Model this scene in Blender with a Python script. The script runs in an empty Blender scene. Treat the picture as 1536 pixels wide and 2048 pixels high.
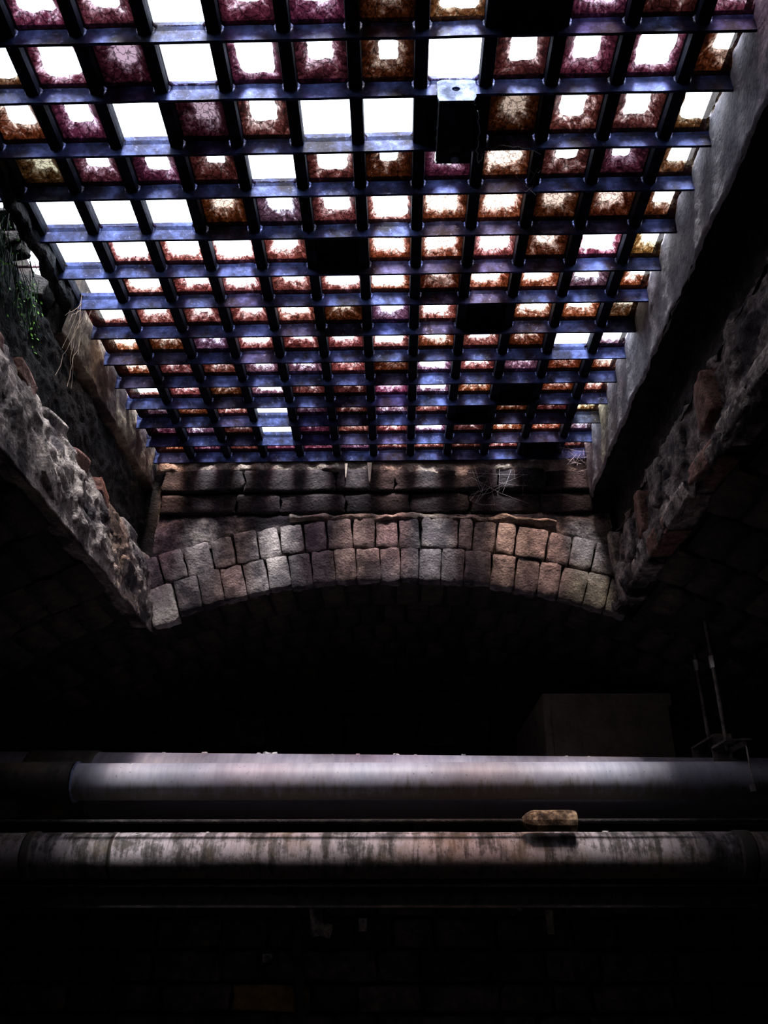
import bpy, bmesh, math, random
from mathutils import Vector, Matrix, noise

# ------------------------------------------------------------------ camera, world, sun, exposure
S = bpy.context.scene
C = S.collection
EYE = 1.5                                   # camera height; heights h below are above the eye

cam_d = bpy.data.cameras.new('camera')
cam = bpy.data.objects.new('camera', cam_d)
C.objects.link(cam)
cam_d.sensor_fit = 'VERTICAL'
cam_d.sensor_height = 24
cam_d.lens = 24 * 1700 / 2048
cam_d.clip_start = 0.02
cam.location = (0, 0, EYE)
cam.rotation_euler = (math.radians(90 + 26.2), 0, math.radians(0.8))
S.camera = cam

world = bpy.data.worlds.new('overcast_sky')
S.world = world
world.use_nodes = True
wn = world.node_tree
wn.nodes.clear()
wo = wn.nodes.new('ShaderNodeOutputWorld')
wb = wn.nodes.new('ShaderNodeBackground')
wb.inputs['Color'].default_value = (0.86, 0.90, 1.0, 1)
wb.inputs['Strength'].default_value = 6.5
wn.links.new(wb.outputs[0], wo.inputs[0])

sun_d = bpy.data.lights.new('sun', 'SUN')
sun_d.energy = 26
sun_d.angle = math.radians(15)
sun_d.color = (1.0, 0.96, 0.95)
sun = bpy.data.objects.new('sun', sun_d)
C.objects.link(sun)
sun.rotation_euler = Vector((-0.01, 0.50, -1.0)).to_track_quat('-Z', 'Y').to_euler()

S.view_settings.view_transform = 'Standard'
S.view_settings.look = 'None'
S.view_settings.gamma = 1
S.view_settings.exposure = -0.35
S.view_settings.use_curve_mapping = False

rnd = random.Random(7)
PI = math.pi

# ------------------------------------------------------------------ helpers
def link(o, parent=None):
    C.objects.link(o)
    if parent: o.parent = parent
    return o

def mesh_obj(name, verts, faces, m, parent=None, smooth=False):
    me = bpy.data.meshes.new(name)
    me.from_pydata([tuple(v) for v in verts], [], faces)
    me.update()
    for x in (m if isinstance(m, (list, tuple)) else [m]): me.materials.append(x)
    if smooth: me.polygons.foreach_set('use_smooth', [True] * len(me.polygons))
    return link(bpy.data.objects.new(name, me), parent)

def tag(o, label, cat, group=None):
    o['label'] = label; o['category'] = cat
    if group: o['group'] = group
    return o

def struct(o):
    o['kind'] = 'structure'
    return o

def thing(name, label, cat, loc=(0, 0, 0), group=None):
    o = bpy.data.objects.new(name, None)
    o.empty_display_size = 0.05
    o.location = loc
    link(o)
    return tag(o, label, cat, group)

class MB:
    def __init__(s): s.v = []; s.f = []
    def box(s, x0, x1, y0, y1, z0, z1, tx=0.0):
        n = len(s.v)
        for z, t in ((z0, tx), (z1, 0)):
            s.v += [(x0 + t, y0, z), (x1 - t, y0, z), (x1 - t, y1, z), (x0 + t, y1, z)]
        s.f += [tuple(n + i for i in q) for q in ((3, 2, 1, 0), (4, 5, 6, 7), (0, 1, 5, 4), (1, 2, 6, 5), (2, 3, 7, 6), (3, 0, 4, 7))]
    def tube(s, pts, rads, seg=6):
        n = len(s.v); pts = [Vector(p) for p in pts]
        if not isinstance(rads, (list, tuple)): rads = [rads] * len(pts)
        up = Vector((0.13, 0.21, 0.97))
        for i, p in enumerate(pts):
            d = (pts[min(i + 1, len(pts) - 1)] - pts[max(i - 1, 0)]).normalized()
            a = d.cross(up)
            if a.length < 1e-3: a = d.cross(Vector((1, 0, 0)))
            a.normalize(); b = d.cross(a)
            for k in range(seg):
                t = 2 * PI * k / seg
                s.v.append(p + (a * math.cos(t) + b * math.sin(t)) * rads[i])
        for i in range(len(pts) - 1):
            for k in range(seg):
                k2 = (k + 1) % seg
                s.f.append((n + i * seg + k, n + i * seg + k2, n + (i + 1) * seg + k2, n + (i + 1) * seg + k))
        s.f.append(tuple(n + k for k in range(seg))[::-1])
        s.f.append(tuple(n + (len(pts) - 1) * seg + k for k in range(seg)))
    def quad(s, p):
        n = len(s.v); s.v += list(p); s.f.append(tuple(range(n, n + len(p))))
    def build(s, name, m, parent=None, smooth=False): return mesh_obj(name, s.v, s.f, m, parent, smooth)

def lathe_x(name, prof, m, parent=None, seg=40, loc=(0, 0, 0), rough=0.0, hexa=False):
    """surface of revolution about an X axis; prof = [(x, r)]"""
    v, f = [], []
    for x, r in prof:
        for k in range(seg):
            a = 2 * PI * k / seg
            rr = r
            if rough: rr += rough * noise.noise(Vector((x * 9, math.cos(a) * 1.5, math.sin(a) * 1.5)))
            v.append((x + loc[0], math.cos(a) * rr + loc[1], math.sin(a) * rr + loc[2]))
    for i in range(len(prof) - 1):
        for k in range(seg):
            k2 = (k + 1) % seg
            f.append((i * seg + k, i * seg + k2, (i + 1) * seg + k2, (i + 1) * seg + k))
    f.append(tuple(range(seg))[::-1]); f.append(tuple(range((len(prof) - 1) * seg, len(prof) * seg)))
    o = mesh_obj(name, v, f, m, parent, not hexa)
    if not hexa:
        for p in o.data.polygons[-2:]: p.use_smooth = False
    return o

# ------------------------------------------------------------------ materials
class NT:
    def __init__(s, name):
        s.m = bpy.data.materials.new(name); s.m.use_nodes = True
        s.t = s.m.node_tree; s.t.nodes.clear()
        s.out = s.n('OutputMaterial')
    def n(s, typ, **kw):
        x = s.t.nodes.new('ShaderNode' + typ)
        for k, v in kw.items(): setattr(x, k, v)
        return x
    def l(s, a, b): s.t.links.new(a, b)
    def coord(s, scale=(1, 1, 1), kind='Object', jitter=False):
        tc = s.n('TexCoord'); mp = s.n('Mapping')
        s.l(tc.outputs[kind], mp.inputs['Vector'])
        mp.inputs['Scale'].default_value = scale
        if jitter:
            oi = s.n('ObjectInfo'); mu = s.n('Math', operation='MULTIPLY'); mu.inputs[1].default_value = 37.0
            s.l(oi.outputs['Random'], mu.inputs[0]); s.l(mu.outputs[0], mp.inputs['Location'])
        return mp.outputs[0]
    def noise(s, vec, scale, detail=5, rough=0.6, dist=0.0):
        x = s.n('TexNoise'); x.inputs['Scale'].default_value = scale; x.inputs['Detail'].default_value = detail
        x.inputs['Roughness'].default_value = rough; x.inputs['Distortion'].default_value = dist
        s.l(vec, x.inputs['Vector']); return x.outputs[0]
    def ramp(s, fac, stops, interp='LINEAR'):
        r = s.n('ValToRGB'); e = r.color_ramp; e.interpolation = interp
        while len(e.elements) < len(stops): e.elements.new(0.5)
        for i, (p, c) in enumerate(stops):
            e.elements[i].position = p
            e.elements[i].color = (c, c, c, 1) if isinstance(c, (int, float)) else (*c, 1)
        s.l(fac, r.inputs[0]); return r.outputs[0]
    def math(s, op, a, b=None, clamp=False):
        x = s.n('Math', operation=op); x.use_clamp = clamp
        for i, q in enumerate((a, b)):
            if q is None: continue
            if isinstance(q, (int, float)): x.inputs[i].default_value = q
            else: s.l(q, x.inputs[i])
        return x.outputs[0]
    def mix(s, fac, a, b, blend='MIX'):
        x = s.n('MixRGB', blend_type=blend)
        for i, q in enumerate((fac, a, b)):
            if isinstance(q, (int, float)): x.inputs[i].default_value = q
            elif isinstance(q, tuple): x.inputs[i].default_value = (*q, 1)
            else: s.l(q, x.inputs[i])
        return x.outputs[0]
    def bump(s, h, strength, dist=0.01):
        b = s.n('Bump'); b.inputs['Strength'].default_value = strength; b.inputs['Distance'].default_value = dist
        s.l(h, b.inputs['Height']); return b.outputs[0]
    def bsdf(s, col, rough=0.9, metal=0.0, normal=None, spec=0.3):
        p = s.n('BsdfPrincipled')
        for k, v in (('Base Color', col), ('Roughness', rough), ('Metallic', metal)):
            if isinstance(v, tuple): p.inputs[k].default_value = (*v, 1)
            elif isinstance(v, (int, float)): p.inputs[k].default_value = v
            else: s.l(v, p.inputs[k])
        p.inputs['Specular IOR Level'].default_value = spec
        if normal: s.l(normal, p.inputs['Normal'])
        s.l(p.outputs[0], s.out.inputs[0]); return s.m

def masonry(name, dark, mid, light, scale=22, rough=0.92, bump=0.8, spec=0.25, kind='Object', jitter=False, blotch=None, world=False):
    t = NT(name)
    if world:
        g = t.n('NewGeometry'); vec = g.outputs['Position']
    else: vec = t.coord(kind=kind, jitter=jitter)
    n1 = t.noise(vec, scale, 8, 0.68); n2 = t.noise(vec, scale * 5, 4, 0.7)
    mixed = t.math('ADD', t.math('MULTIPLY', n1, 0.7), t.math('MULTIPLY', n2, 0.3))
    col = t.ramp(mixed, [(0.36, dark), (0.5, mid), (0.66, light)])
    if blotch:
        n3 = t.noise(vec, scale * 0.28, 4, 0.6)
        col = t.mix(t.ramp(n3, [(0.50, 0.0), (0.60, 1.0)]), col, blotch)
    oi = t.n('ObjectInfo')
    col = t.mix(1.0, col, t.ramp(oi.outputs['Random'], [(0, (0.55, 0.56, 0.6)), (0.5, (0.95, 0.93, 0.94)), (1, (1.25, 1.23, 1.2))]), 'MULTIPLY') if jitter else col
    vo = t.n('TexVoronoi'); vo.inputs['Scale'].default_value = scale * 4; t.l(vec, vo.inputs['Vector'])
    hh = t.math('ADD', t.math('MULTIPLY', n1, 1.0), t.math('ADD', t.math('MULTIPLY', n2, 0.45), t.math('MULTIPLY', vo.outputs[0], 0.25)))
    return t.bsdf(col, rough, 0, t.bump(hh, bump, 0.012), spec)

M = {}
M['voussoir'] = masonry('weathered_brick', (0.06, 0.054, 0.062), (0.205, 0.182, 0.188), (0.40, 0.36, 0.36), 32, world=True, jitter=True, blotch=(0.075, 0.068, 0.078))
M['white_brick'] = masonry('whitened_brick', (0.2, 0.18, 0.18), (0.42, 0.39, 0.38), (0.62, 0.58, 0.56), 24, world=True)
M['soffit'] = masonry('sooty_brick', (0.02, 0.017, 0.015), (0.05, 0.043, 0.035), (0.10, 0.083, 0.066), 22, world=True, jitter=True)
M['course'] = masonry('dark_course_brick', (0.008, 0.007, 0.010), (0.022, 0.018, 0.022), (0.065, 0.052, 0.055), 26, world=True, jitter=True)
M['mortar'] = masonry('dark_mortar', (0.008, 0.007, 0.008), (0.022, 0.02, 0.021), (0.06, 0.052, 0.052), 30, world=True)
M['lime'] = masonry('pale_lime_mortar', (0.07, 0.058, 0.055), (0.26, 0.215, 0.195), (0.52, 0.45, 0.4), 28, world=True)
M['rubble'] = masonry('broken_masonry', (0.035, 0.03, 0.035), (0.27, 0.235, 0.23), (0.58, 0.51, 0.47), 30, bump=1.0, world=True, blotch=(0.05, 0.043, 0.05))
M['rubble_dark'] = masonry('broken_masonry_dark', (0.02, 0.018, 0.025), (0.15, 0.13, 0.135), (0.42, 0.36, 0.34), 24, bump=1.0, world=True, blotch=(0.03, 0.026, 0.033))
M['red_brick'] = masonry('red_brick', (0.04, 0.02, 0.02), (0.17, 0.085, 0.075), (0.34, 0.22, 0.20), 34, world=True)
M['wet'] = masonry('wet_black_gravel', (0.001, 0.0014, 0.003), (0.0035, 0.004, 0.006), (0.022, 0.024, 0.028), 48, rough=0.5, bump=1.0, spec=0.16, world=True)
M['kerb'] = masonry('grey_concrete', (0.14, 0.135, 0.16), (0.28, 0.27, 0.31), (0.40, 0.38, 0.42), 26, bump=0.5, world=True)
M['kerb_tan'] = masonry('tan_concrete', (0.06, 0.05, 0.055), (0.24, 0.19, 0.155), (0.55, 0.47, 0.34), 16, bump=0.8, world=True, blotch=(0.07, 0.05, 0.055))
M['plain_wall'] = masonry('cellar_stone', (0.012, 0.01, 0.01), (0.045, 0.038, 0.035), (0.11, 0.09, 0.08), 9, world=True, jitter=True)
M['amber_stone'] = masonry('amber_stone', (0.05, 0.03, 0.012), (0.15, 0.09, 0.035), (0.25, 0.16, 0.07), 14, world=True)
M['slab'] = masonry('brown_render', (0.14, 0.12, 0.10), (0.24, 0.205, 0.175), (0.32, 0.28, 0.24), 10, bump=0.3, world=True)

def iron(name, a, b, c, metal=0.35, rough=0.42, scale=30, spec=0.5, speck=(0.26, 0.28, 0.40)):
    t = NT(name); g = t.n('NewGeometry'); vec = g.outputs['Position']
    n1 = t.noise(vec, scale, 8, 0.65); n2 = t.noise(vec, scale * 6, 3, 0.6)
    col = t.ramp(n1, [(0.38, a), (0.50, b), (0.66, c)])
    col = t.mix(t.ramp(n2, [(0.61, 0.0), (0.70, 0.30)]), col, speck)
    ro = t.ramp(n1, [(0.3, rough + 0.2), (0.7, rough)])
    return t.bsdf(col, ro, metal, t.bump(t.math('ADD', n1, t.math('MULTIPLY', n2, 0.3)), 0.35, 0.004), spec)
M['iron'] = iron('blue_black_iron', (0.006, 0.006, 0.014), (0.014, 0.020, 0.062), (0.045, 0.065, 0.19), 0.7, 0.5, 16, spec=0.15, speck=(0.16, 0.18, 0.32))
M['plate'] = iron('bracket_plate', (0.03, 0.045, 0.10), (0.08, 0.11, 0.21), (0.16, 0.2, 0.34), 0.4, 0.6, spec=0.2)
M['rib'] = iron('black_iron', (0.003, 0.004, 0.010), (0.006, 0.008, 0.020), (0.014, 0.017, 0.04), 0.2, 0.7, spec=0.15, speck=(0.02, 0.025, 0.05))
M['steel'] = iron('dull_steel', (0.06, 0.08, 0.15), (0.15, 0.19, 0.32), (0.30, 0.36, 0.55), 0.5, 0.5)
M['dark_steel'] = iron('dark_steel', (0.008, 0.007, 0.008), (0.020, 0.017, 0.018), (0.045, 0.036, 0.034), 0.2, 0.7)
M['rod'] = iron('zinc_rod', (0.25, 0.22, 0.2), (0.45, 0.42, 0.4), (0.7, 0.68, 0.66), 0.7, 0.35)
M['hanger'] = iron('hanger_steel', (0.05, 0.045, 0.045), (0.14, 0.12, 0.115), (0.25, 0.2, 0.18), 0.2, 0.6)
M['rust'] = iron('rusty_brass', (0.015, 0.009, 0.006), (0.07, 0.045, 0.027), (0.38, 0.28, 0.18), 0.1, 0.7, 34, spec=0.2)

def pipe_mat(name, base, pale, stain, mott=0.0, spec=0.35, rough=0.5):
    t = NT(name); v1 = t.coord((11, 1.6, 1.6)); v2 = t.coord()
    streak = t.noise(v1, 4.0, 6, 0.7); bl = t.noise(v2, 24, 8, 0.72); fine = t.noise(v2, 90, 3, 0.6)
    col = t.mix(t.ramp(streak, [(0.38, 0.0), (0.62, 1.0)]), base, pale)
    # grime drips, plus shade of the barrel's lower half painted into the colour
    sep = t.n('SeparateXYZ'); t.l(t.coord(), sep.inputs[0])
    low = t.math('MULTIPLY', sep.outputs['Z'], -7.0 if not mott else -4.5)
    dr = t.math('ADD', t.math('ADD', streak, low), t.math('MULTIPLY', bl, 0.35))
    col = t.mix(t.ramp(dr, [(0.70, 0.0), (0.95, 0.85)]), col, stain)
    if mott:
        col = t.mix(t.ramp(t.math('ADD', t.math('MULTIPLY', bl, 0.6), t.math('MULTIPLY', streak, 0.4)), [(0.42, mott), (0.49, mott * 0.55), (0.53, 0.0)]), col, stain)
        col = t.mix(t.ramp(t.noise(v2, 9, 6, 0.7), [(0.52, 0.0), (0.66, 0.55)]), col, (0.15, 0.105, 0.07))
    col = t.mix(t.ramp(fine, [(0.66, 0.0), (0.72, 0.7)]), col, (0.04, 0.04, 0.04))
    return t.bsdf(col, rough, 0.0, t.bump(t.math('ADD', bl, t.math('MULTIPLY', fine, 0.3)), 0.35 if mott else 0.12, 0.004), spec)
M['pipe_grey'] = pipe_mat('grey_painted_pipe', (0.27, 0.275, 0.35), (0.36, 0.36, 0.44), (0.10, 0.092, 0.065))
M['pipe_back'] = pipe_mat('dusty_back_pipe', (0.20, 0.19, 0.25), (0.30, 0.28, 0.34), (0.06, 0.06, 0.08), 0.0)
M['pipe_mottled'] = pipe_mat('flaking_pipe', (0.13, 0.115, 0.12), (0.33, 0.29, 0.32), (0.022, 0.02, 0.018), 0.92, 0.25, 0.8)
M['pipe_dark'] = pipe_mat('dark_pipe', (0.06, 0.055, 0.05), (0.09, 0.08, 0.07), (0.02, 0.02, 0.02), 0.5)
def plain(name, col, rough=0.8):
    t = NT(name); n = t.noise(t.coord(), 60, 4)
    return t.bsdf(t.mix(t.ramp(n, [(0.35, 0.0), (0.7, 1.0)]), tuple(c * 0.6 for c in col), col), rough)
M['flake'] = plain('white_flake', (0.75, 0.74, 0.72))
M['leaf'] = plain('green_leaf', (0.22, 0.62, 0.06), 0.5)
M['moss'] = plain('dark_moss', (0.02, 0.07, 0.03), 0.6)
M['straw'] = plain('dry_straw', (0.26, 0.19, 0.15))
M['web'] = plain('cobweb', (0.55, 0.56, 0.66))
M['wood'] = plain('pale_splinter', (0.62, 0.55, 0.46))
M['wire'] = plain('blue_grey_string', (0.30, 0.38, 0.50))

def glass(name, cap):
    """dirty lens glass: coloured by what clings to it; object colour = tint, alpha = how much gets through"""
    t = NT(name)
    vec = t.coord(jitter=True)
    oi = t.n('ObjectInfo')
    big = t.noise(vec, 26, 6, 0.6, 1.4)
    fine = t.noise(vec, 90, 4, 0.65, 0.8)
    vo = t.n('TexVoronoi', feature='DISTANCE_TO_EDGE'); vo.inputs['Scale'].default_value = 70 if cap else 55
    wv = t.mix(0.06, vec, t.ramp(t.noise(vec, 30, 3), [(0, 0.0), (1, 1.0)]), 'ADD')
    t.l(wv, vo.inputs['Vector'])
    crack = t.ramp(vo.outputs['Distance'], [(0.0, 0.12), (0.10, 1.0)])
    at = t.n('Attribute', attribute_name='clear'); at.attribute_type = 'GEOMETRY'
    clear = at.outputs['Fac']
    v = t.math('ADD', t.math('MULTIPLY', clear, 0.62), t.math('SUBTRACT', t.math('MULTIPLY', big, 1.15), 0.42))
    v = t.math('ADD', v, t.math('MULTIPLY', t.math('SUBTRACT', fine, 0.5), 0.75), True)
    # colour: dark rim -> body tint -> pale tint
    deep = t.mix(1.0, oi.outputs['Color'], (0.55, 0.26, 0.26), 'MULTIPLY')
    lightc = t.mix(0.55, oi.outputs['Color'], (1.0, 0.93, 0.9))
    body = t.mix(t.ramp(v, [(0.45, 0.0), (0.9, 1.0)], 'EASE'), deep, lightc)
    if cap: amt = t.ramp(v, [(0.28, 0.025), (0.5, 0.14), (0.68, 0.38), (0.9, 1.0)])
    else: amt = t.ramp(v, [(0.08, 0.006), (0.36, 0.035), (0.55, 0.10), (0.74, 0.26), (0.92, 0.8)])
    amt = t.math('MULTIPLY', t.math('MULTIPLY', amt, crack), oi.outputs['Alpha'])
    tint = t.mix(1.0, body, amt, 'MULTIPLY')
    tr = t.n('BsdfTransparent'); t.l(tint, tr.inputs[0])
    df = t.n('BsdfPrincipled'); df.inputs['Base Color'].default_value = (0.05, 0.03, 0.045, 1); df.inputs['Roughness'].default_value = 0.35
    a = t.n('AddShader'); gl = t.n('MixShader'); gl.inputs[0].default_value = 0.16
    t.l(tr.outputs[0], gl.inputs[1]); t.l(df.outputs[0], gl.inputs[2])
    t.l(gl.outputs[0], t.out.inputs[0]); return t.m
M['flank'] = glass('stained_glass_rim', False)
M['dirty'] = glass('crackled_glass', True)
def clear_glass():
    t = NT('clear_glass'); vec = t.coord(jitter=True)
    at = t.n('Attribute', attribute_name='clear'); at.attribute_type = 'GEOMETRY'
    n = t.noise(vec, 45, 7, 0.7, 1.0); oi = t.n('ObjectInfo')
    d = t.math('ADD', n, t.math('MULTIPLY', t.math('SUBTRACT', at.outputs['Fac'], 1.0), 0.42))
    k = t.ramp(d, [(0.26, 0.0), (0.31, 1.0)])
    body = t.mix(0.35, oi.outputs['Color'], (1, 0.9, 0.9))
    stain = t.mix(1.0, body, t.math('MULTIPLY', oi.outputs['Alpha'], 0.16), 'MULTIPLY')
    col = t.mix(k, stain, (0.93, 0.95, 0.95))
    tr = t.n('BsdfTransparent'); t.l(col, tr.inputs[0])
    gl = t.n('BsdfGlossy'); gl.inputs['Roughness'].default_value = 0.12; gl.inputs[0].default_value = (0.9, 0.9, 0.95, 1)
    m = t.n('MixShader'); m.inputs[0].default_value = 0.05
    t.l(tr.outputs[0], m.inputs[1]); t.l(gl.outputs[0], m.inputs[2]); t.l(m.outputs[0], t.out.inputs[0]); return t.m
M['clear'] = clear_glass()

# ------------------------------------------------------------------ vault geometry
R, CROWN = 2.2, 1.042 + EYE
CZ = CROWN - R
XL, XR, Y0, Y1 = -0.79, 0.71, 0.30, 2.62       # the opening in the vault
GH = 1.486 + EYE                               # underside of the grating bars
XW, YB, YN = 1.9, 3.9, -1.5                    # side walls, back wall, wall behind the camera
def arc(x, dr=0.0): return CZ + math.sqrt((R + dr) ** 2 - x * x)
def pol(a, r): return (math.sin(a) * r, CZ + math.cos(a) * r)

AW = math.asin(XW / R)
# shell of the vault: lower (mortar) skin and outer skin, with the opening left out
def shell():
    aL, aR = math.asin(XL / R), math.asin(XR / R)
    As = sorted([-AW - 0.06 + i * (2 * AW + 0.12) / 44 for i in range(45)] + [aL - 0.03, aR + 0.03])
    Ys = sorted([YN - 0.1, -0.6, Y0, 1.0, 1.8, Y1 + 0.03, 3.2, YB + 0.1])
    v, f = [], []
    for lay, r in enumerate((R + 0.012, R + 0.30)):
        for a in As:
            x, z = pol(a, r)
            for y in Ys: v.append((x, y, z))
    n, k = len(As), len(Ys)
    for lay in (0, 1):
        for i in range(n - 1):
            for j in range(k - 1):
                am, ym = (As[i] + As[i + 1]) / 2, (Ys[j] + Ys[j + 1]) / 2
                if aL - 0.03 < am < aR + 0.03 and Y0 < ym < Y1 + 0.03: continue
                b = lay * n * k
                q = (b + i * k + j, b + (i + 1) * k + j, b + (i + 1) * k + j + 1, b + i * k + j + 1)
                f.append(q if lay else q[::-1])
    return v, f
ceiling = struct(mesh_obj('ceiling', *shell(), M['mortar']))

# rough unit bricks, shared
def unit_brick(seed, cuts, amp, rnd_c=0.10):
    bm = bmesh.new(); bmesh.ops.create_cube(bm, size=1.0)
    bmesh.ops.subdivide_edges(bm, edges=bm.edges[:], cuts=cuts, use_grid_fill=True)
    off = Vector((seed * 3.7, seed * 1.3, seed * 5.1))
    for v in bm.verts:
        c = v.co
        edge = sorted(abs(x) for x in c)
        k = max(0, edge[1] - 0.38) / 0.12
        k2 = max(0, edge[0] - 0.38) / 0.12
        c *= 1 - 0.045 * k * rnd_c * 10 - 0.03 * k2
        d = noise.noise_vector(c * 2.3 + off) * amp + noise.noise_vector(c * 6 + off) * amp * 0.45
        v.co = c + d
    me = bpy.data.meshes.new('brick'); bm.to_mesh(me); bm.free()
    return me
ROUGH = [unit_brick(i, 5, 0.062, 0.045) for i in range(8)]
FLAT = [unit_brick(i + 20, 1, 0.05, 0.06) for i in range(6)]

def with_mat(me, m, cache={}):
    key = (me.name, m.name)
    if key not in cache:
        c = me.copy(); c.materials.clear(); c.materials.append(m); c.name = 'brick'
        c.polygons.foreach_set('use_smooth', [True] * len(c.polygons))
        cache[key] = c
    return cache[key]

def brick(parent, loc, size, rot=(0, 0, 0), m=None, pool=ROUGH, name='brick'):
    o = bpy.data.objects.new(name, with_mat(rnd.choice(pool), m))
    o.location = loc; o.scale = size; o.rotation_euler = rot
    return link(o, parent)

# individual soffit bricks beyond the opening (crown region), then the rest as joined brickwork
BW, BL = 0.076, 0.215
cnt = 0
rest = MB()
def rest_brick(a, y, w, l, dr):
    r0, r1 = R + dr, R + 0.07
    p = []
    for r in (r0, r1):
        for s, t in ((-1, -1), (1, -1), (1, 1), (-1, 1)):
            x, z = pol(a + s * w / 2 / R, r); p.append((x, y + t * l / 2, z))
    n = len(rest.v); rest.v += p
    rest.f += [tuple(n + i for i in q) for q in ((0, 3, 2, 1), (0, 1, 5, 4), (1, 2, 6, 5), (2, 3, 7, 6), (3, 0, 4, 7))]
na = int(2 * AW * R / (BW + 0.008))
rows = [Y1 + 0.140 + i * (BL + 0.010) for i in range(6)]
for j, y in enumerate(rows):
    for i in range(na):
        a = -AW + (i + 0.5 + (0.5 if j % 2 else 0) * 0.9) * 2 * AW / na
        if a > AW - 0.02 or y + BL / 2 > YB + 0.1: continue
        dr = rnd.uniform(-0.004, 0.005)
        if abs(math.sin(a) * R) < 1.18 and cnt < 190:
            x, z = pol(a, R + 0.045 + dr)
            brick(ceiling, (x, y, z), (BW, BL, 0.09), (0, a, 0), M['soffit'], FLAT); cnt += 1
        else: rest_brick(a, y, BW, BL, dr)
y = YN + 0.1; j = 0
while y < Y1 - 0.02:
    for i in range(na):
        a = -AW + (i + 0.5 + (0.5 if j % 2 else 0) * 0.9) * 2 * AW / na
        x = math.sin(a) * R
        if a > AW - 0.02: continue
        if XL - 0.07 < x < XR + 0.07 and y + BL / 2 > Y0 - 0.02: continue
        dr = rnd.uniform(-0.004, 0.005)
        if y > 1.2 and abs(x) < 1.25 and cnt < 290:
            xx, z = pol(a, R + 0.045 + dr)
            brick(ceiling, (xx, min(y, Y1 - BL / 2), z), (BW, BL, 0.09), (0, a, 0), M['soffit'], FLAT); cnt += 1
        else: rest_brick(a, y, BW, BL, dr)
    y += BL + 0.010; j += 1
bw = rest.build('brickwork', M['soffit'], ceiling); bw['kind'] = 'stuff'

# ------------------------------------------------------------------ shaft walls
def fbm(p, s): return noise.fractal(p * s, 0.9, 2.1, 5)
def ridged_sheet(profile, y0, y1, ny, amp_fn, seed, nsub=6):
    """sweep a profile [(x, z)] along Y and push every point about with fractal noise"""
    pts = []
    for i in range(len(profile) - 1):
        a, b = Vector(profile[i]), Vector(profile[i + 1])
        m = max(1, int((b - a).length / 0.008))
        for k in range(m): pts.append((a.lerp(b, k / m), i + k / m))
    pts.append((Vector(profile[-1]), len(profile) - 1.0))
    v, f = [], []
    for j in range(ny + 1):
        y = y0 + (y1 - y0) * j / ny
        for p, t in pts:
            q = Vector((p.x, y, p.y)); s = Vector((seed, seed * 2, seed * 3))
            amp = amp_fn(t, y)
            d = fbm(q + s, 9.0) * 0.9 + 0.6 * (0.5 - abs(noise.noise((q + s) * 16)))
            e = noise.noise((q + s) * 45) * 0.45 + noise.noise((q + s) * 85) * 0.3
            sgn = 1 if seed > 0 else -1
            v.append((q.x + amp * (d + e) * sgn, q.y + amp * 0.5 * noise.noise((q + s) * 22 + Vector((9, 0, 0))), q.z + amp * 0.9 * (noise.noise((q + s) * 14 + Vector((0, 7, 0))) + 0.6 * noise.noise((q + s) * 40))))
    n = len(pts)
    for j in range(ny):
        for i in range(n - 1):
            q = (j * n + i, j * n + i + 1, (j + 1) * n + i + 1, (j + 1) * n + i)
            f.append(q if seed > 0 else q[::-1])
    return v, f

E0 = EYE
YS = 0.28
# left: solid core box, wet upper face, rubble lower face
core = MB(); core.box(-1.25, -0.895, YS - 0.1, Y1 + 0.25, 0.93 + E0, 1.36 + E0); core.box(-1.25, -1.0, YS - 0.1, Y1 + 0.25, 1.36 + E0, 1.56 + E0)
core.box(-1.0, -0.905, 1.76, Y1 + 0.25, 1.36 + E0, 1.56 + E0)
wall_left = struct(core.build('wall_left', M['mortar']))
o = mesh_obj('wet_face', *ridged_sheet([(-1.0, 1.375 + E0), (-0.90, 1.385 + E0), (-0.872, 1.37 + E0), (-0.868, 1.10 + E0)], YS, Y1 + 0.02, 290, lambda t, y: 0.012, 3.1), M['wet'], wall_left, True)
o['kind'] = 'stuff'; o['label'] = 'black wet gravelly face'
def rub_amp(t, y): return 0.006 if t > 3.6 else 0.016
o = mesh_obj('rubble_face', *ridged_sheet([(-0.91, 1.150 + E0), (-0.850, 1.138 + E0), (-0.815, 1.06 + E0), (-0.800, 0.96 + E0), (-0.790, 0.868 + E0), (-0.81, 0.885 + E0), (-0.92, 0.90 + E0)], YS, Y1 + 0.03, 300, rub_amp, 5.3), M['rubble'], wall_left, True)
o['kind'] = 'stuff'; o['label'] = 'pale broken masonry edge of the opening'
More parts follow.
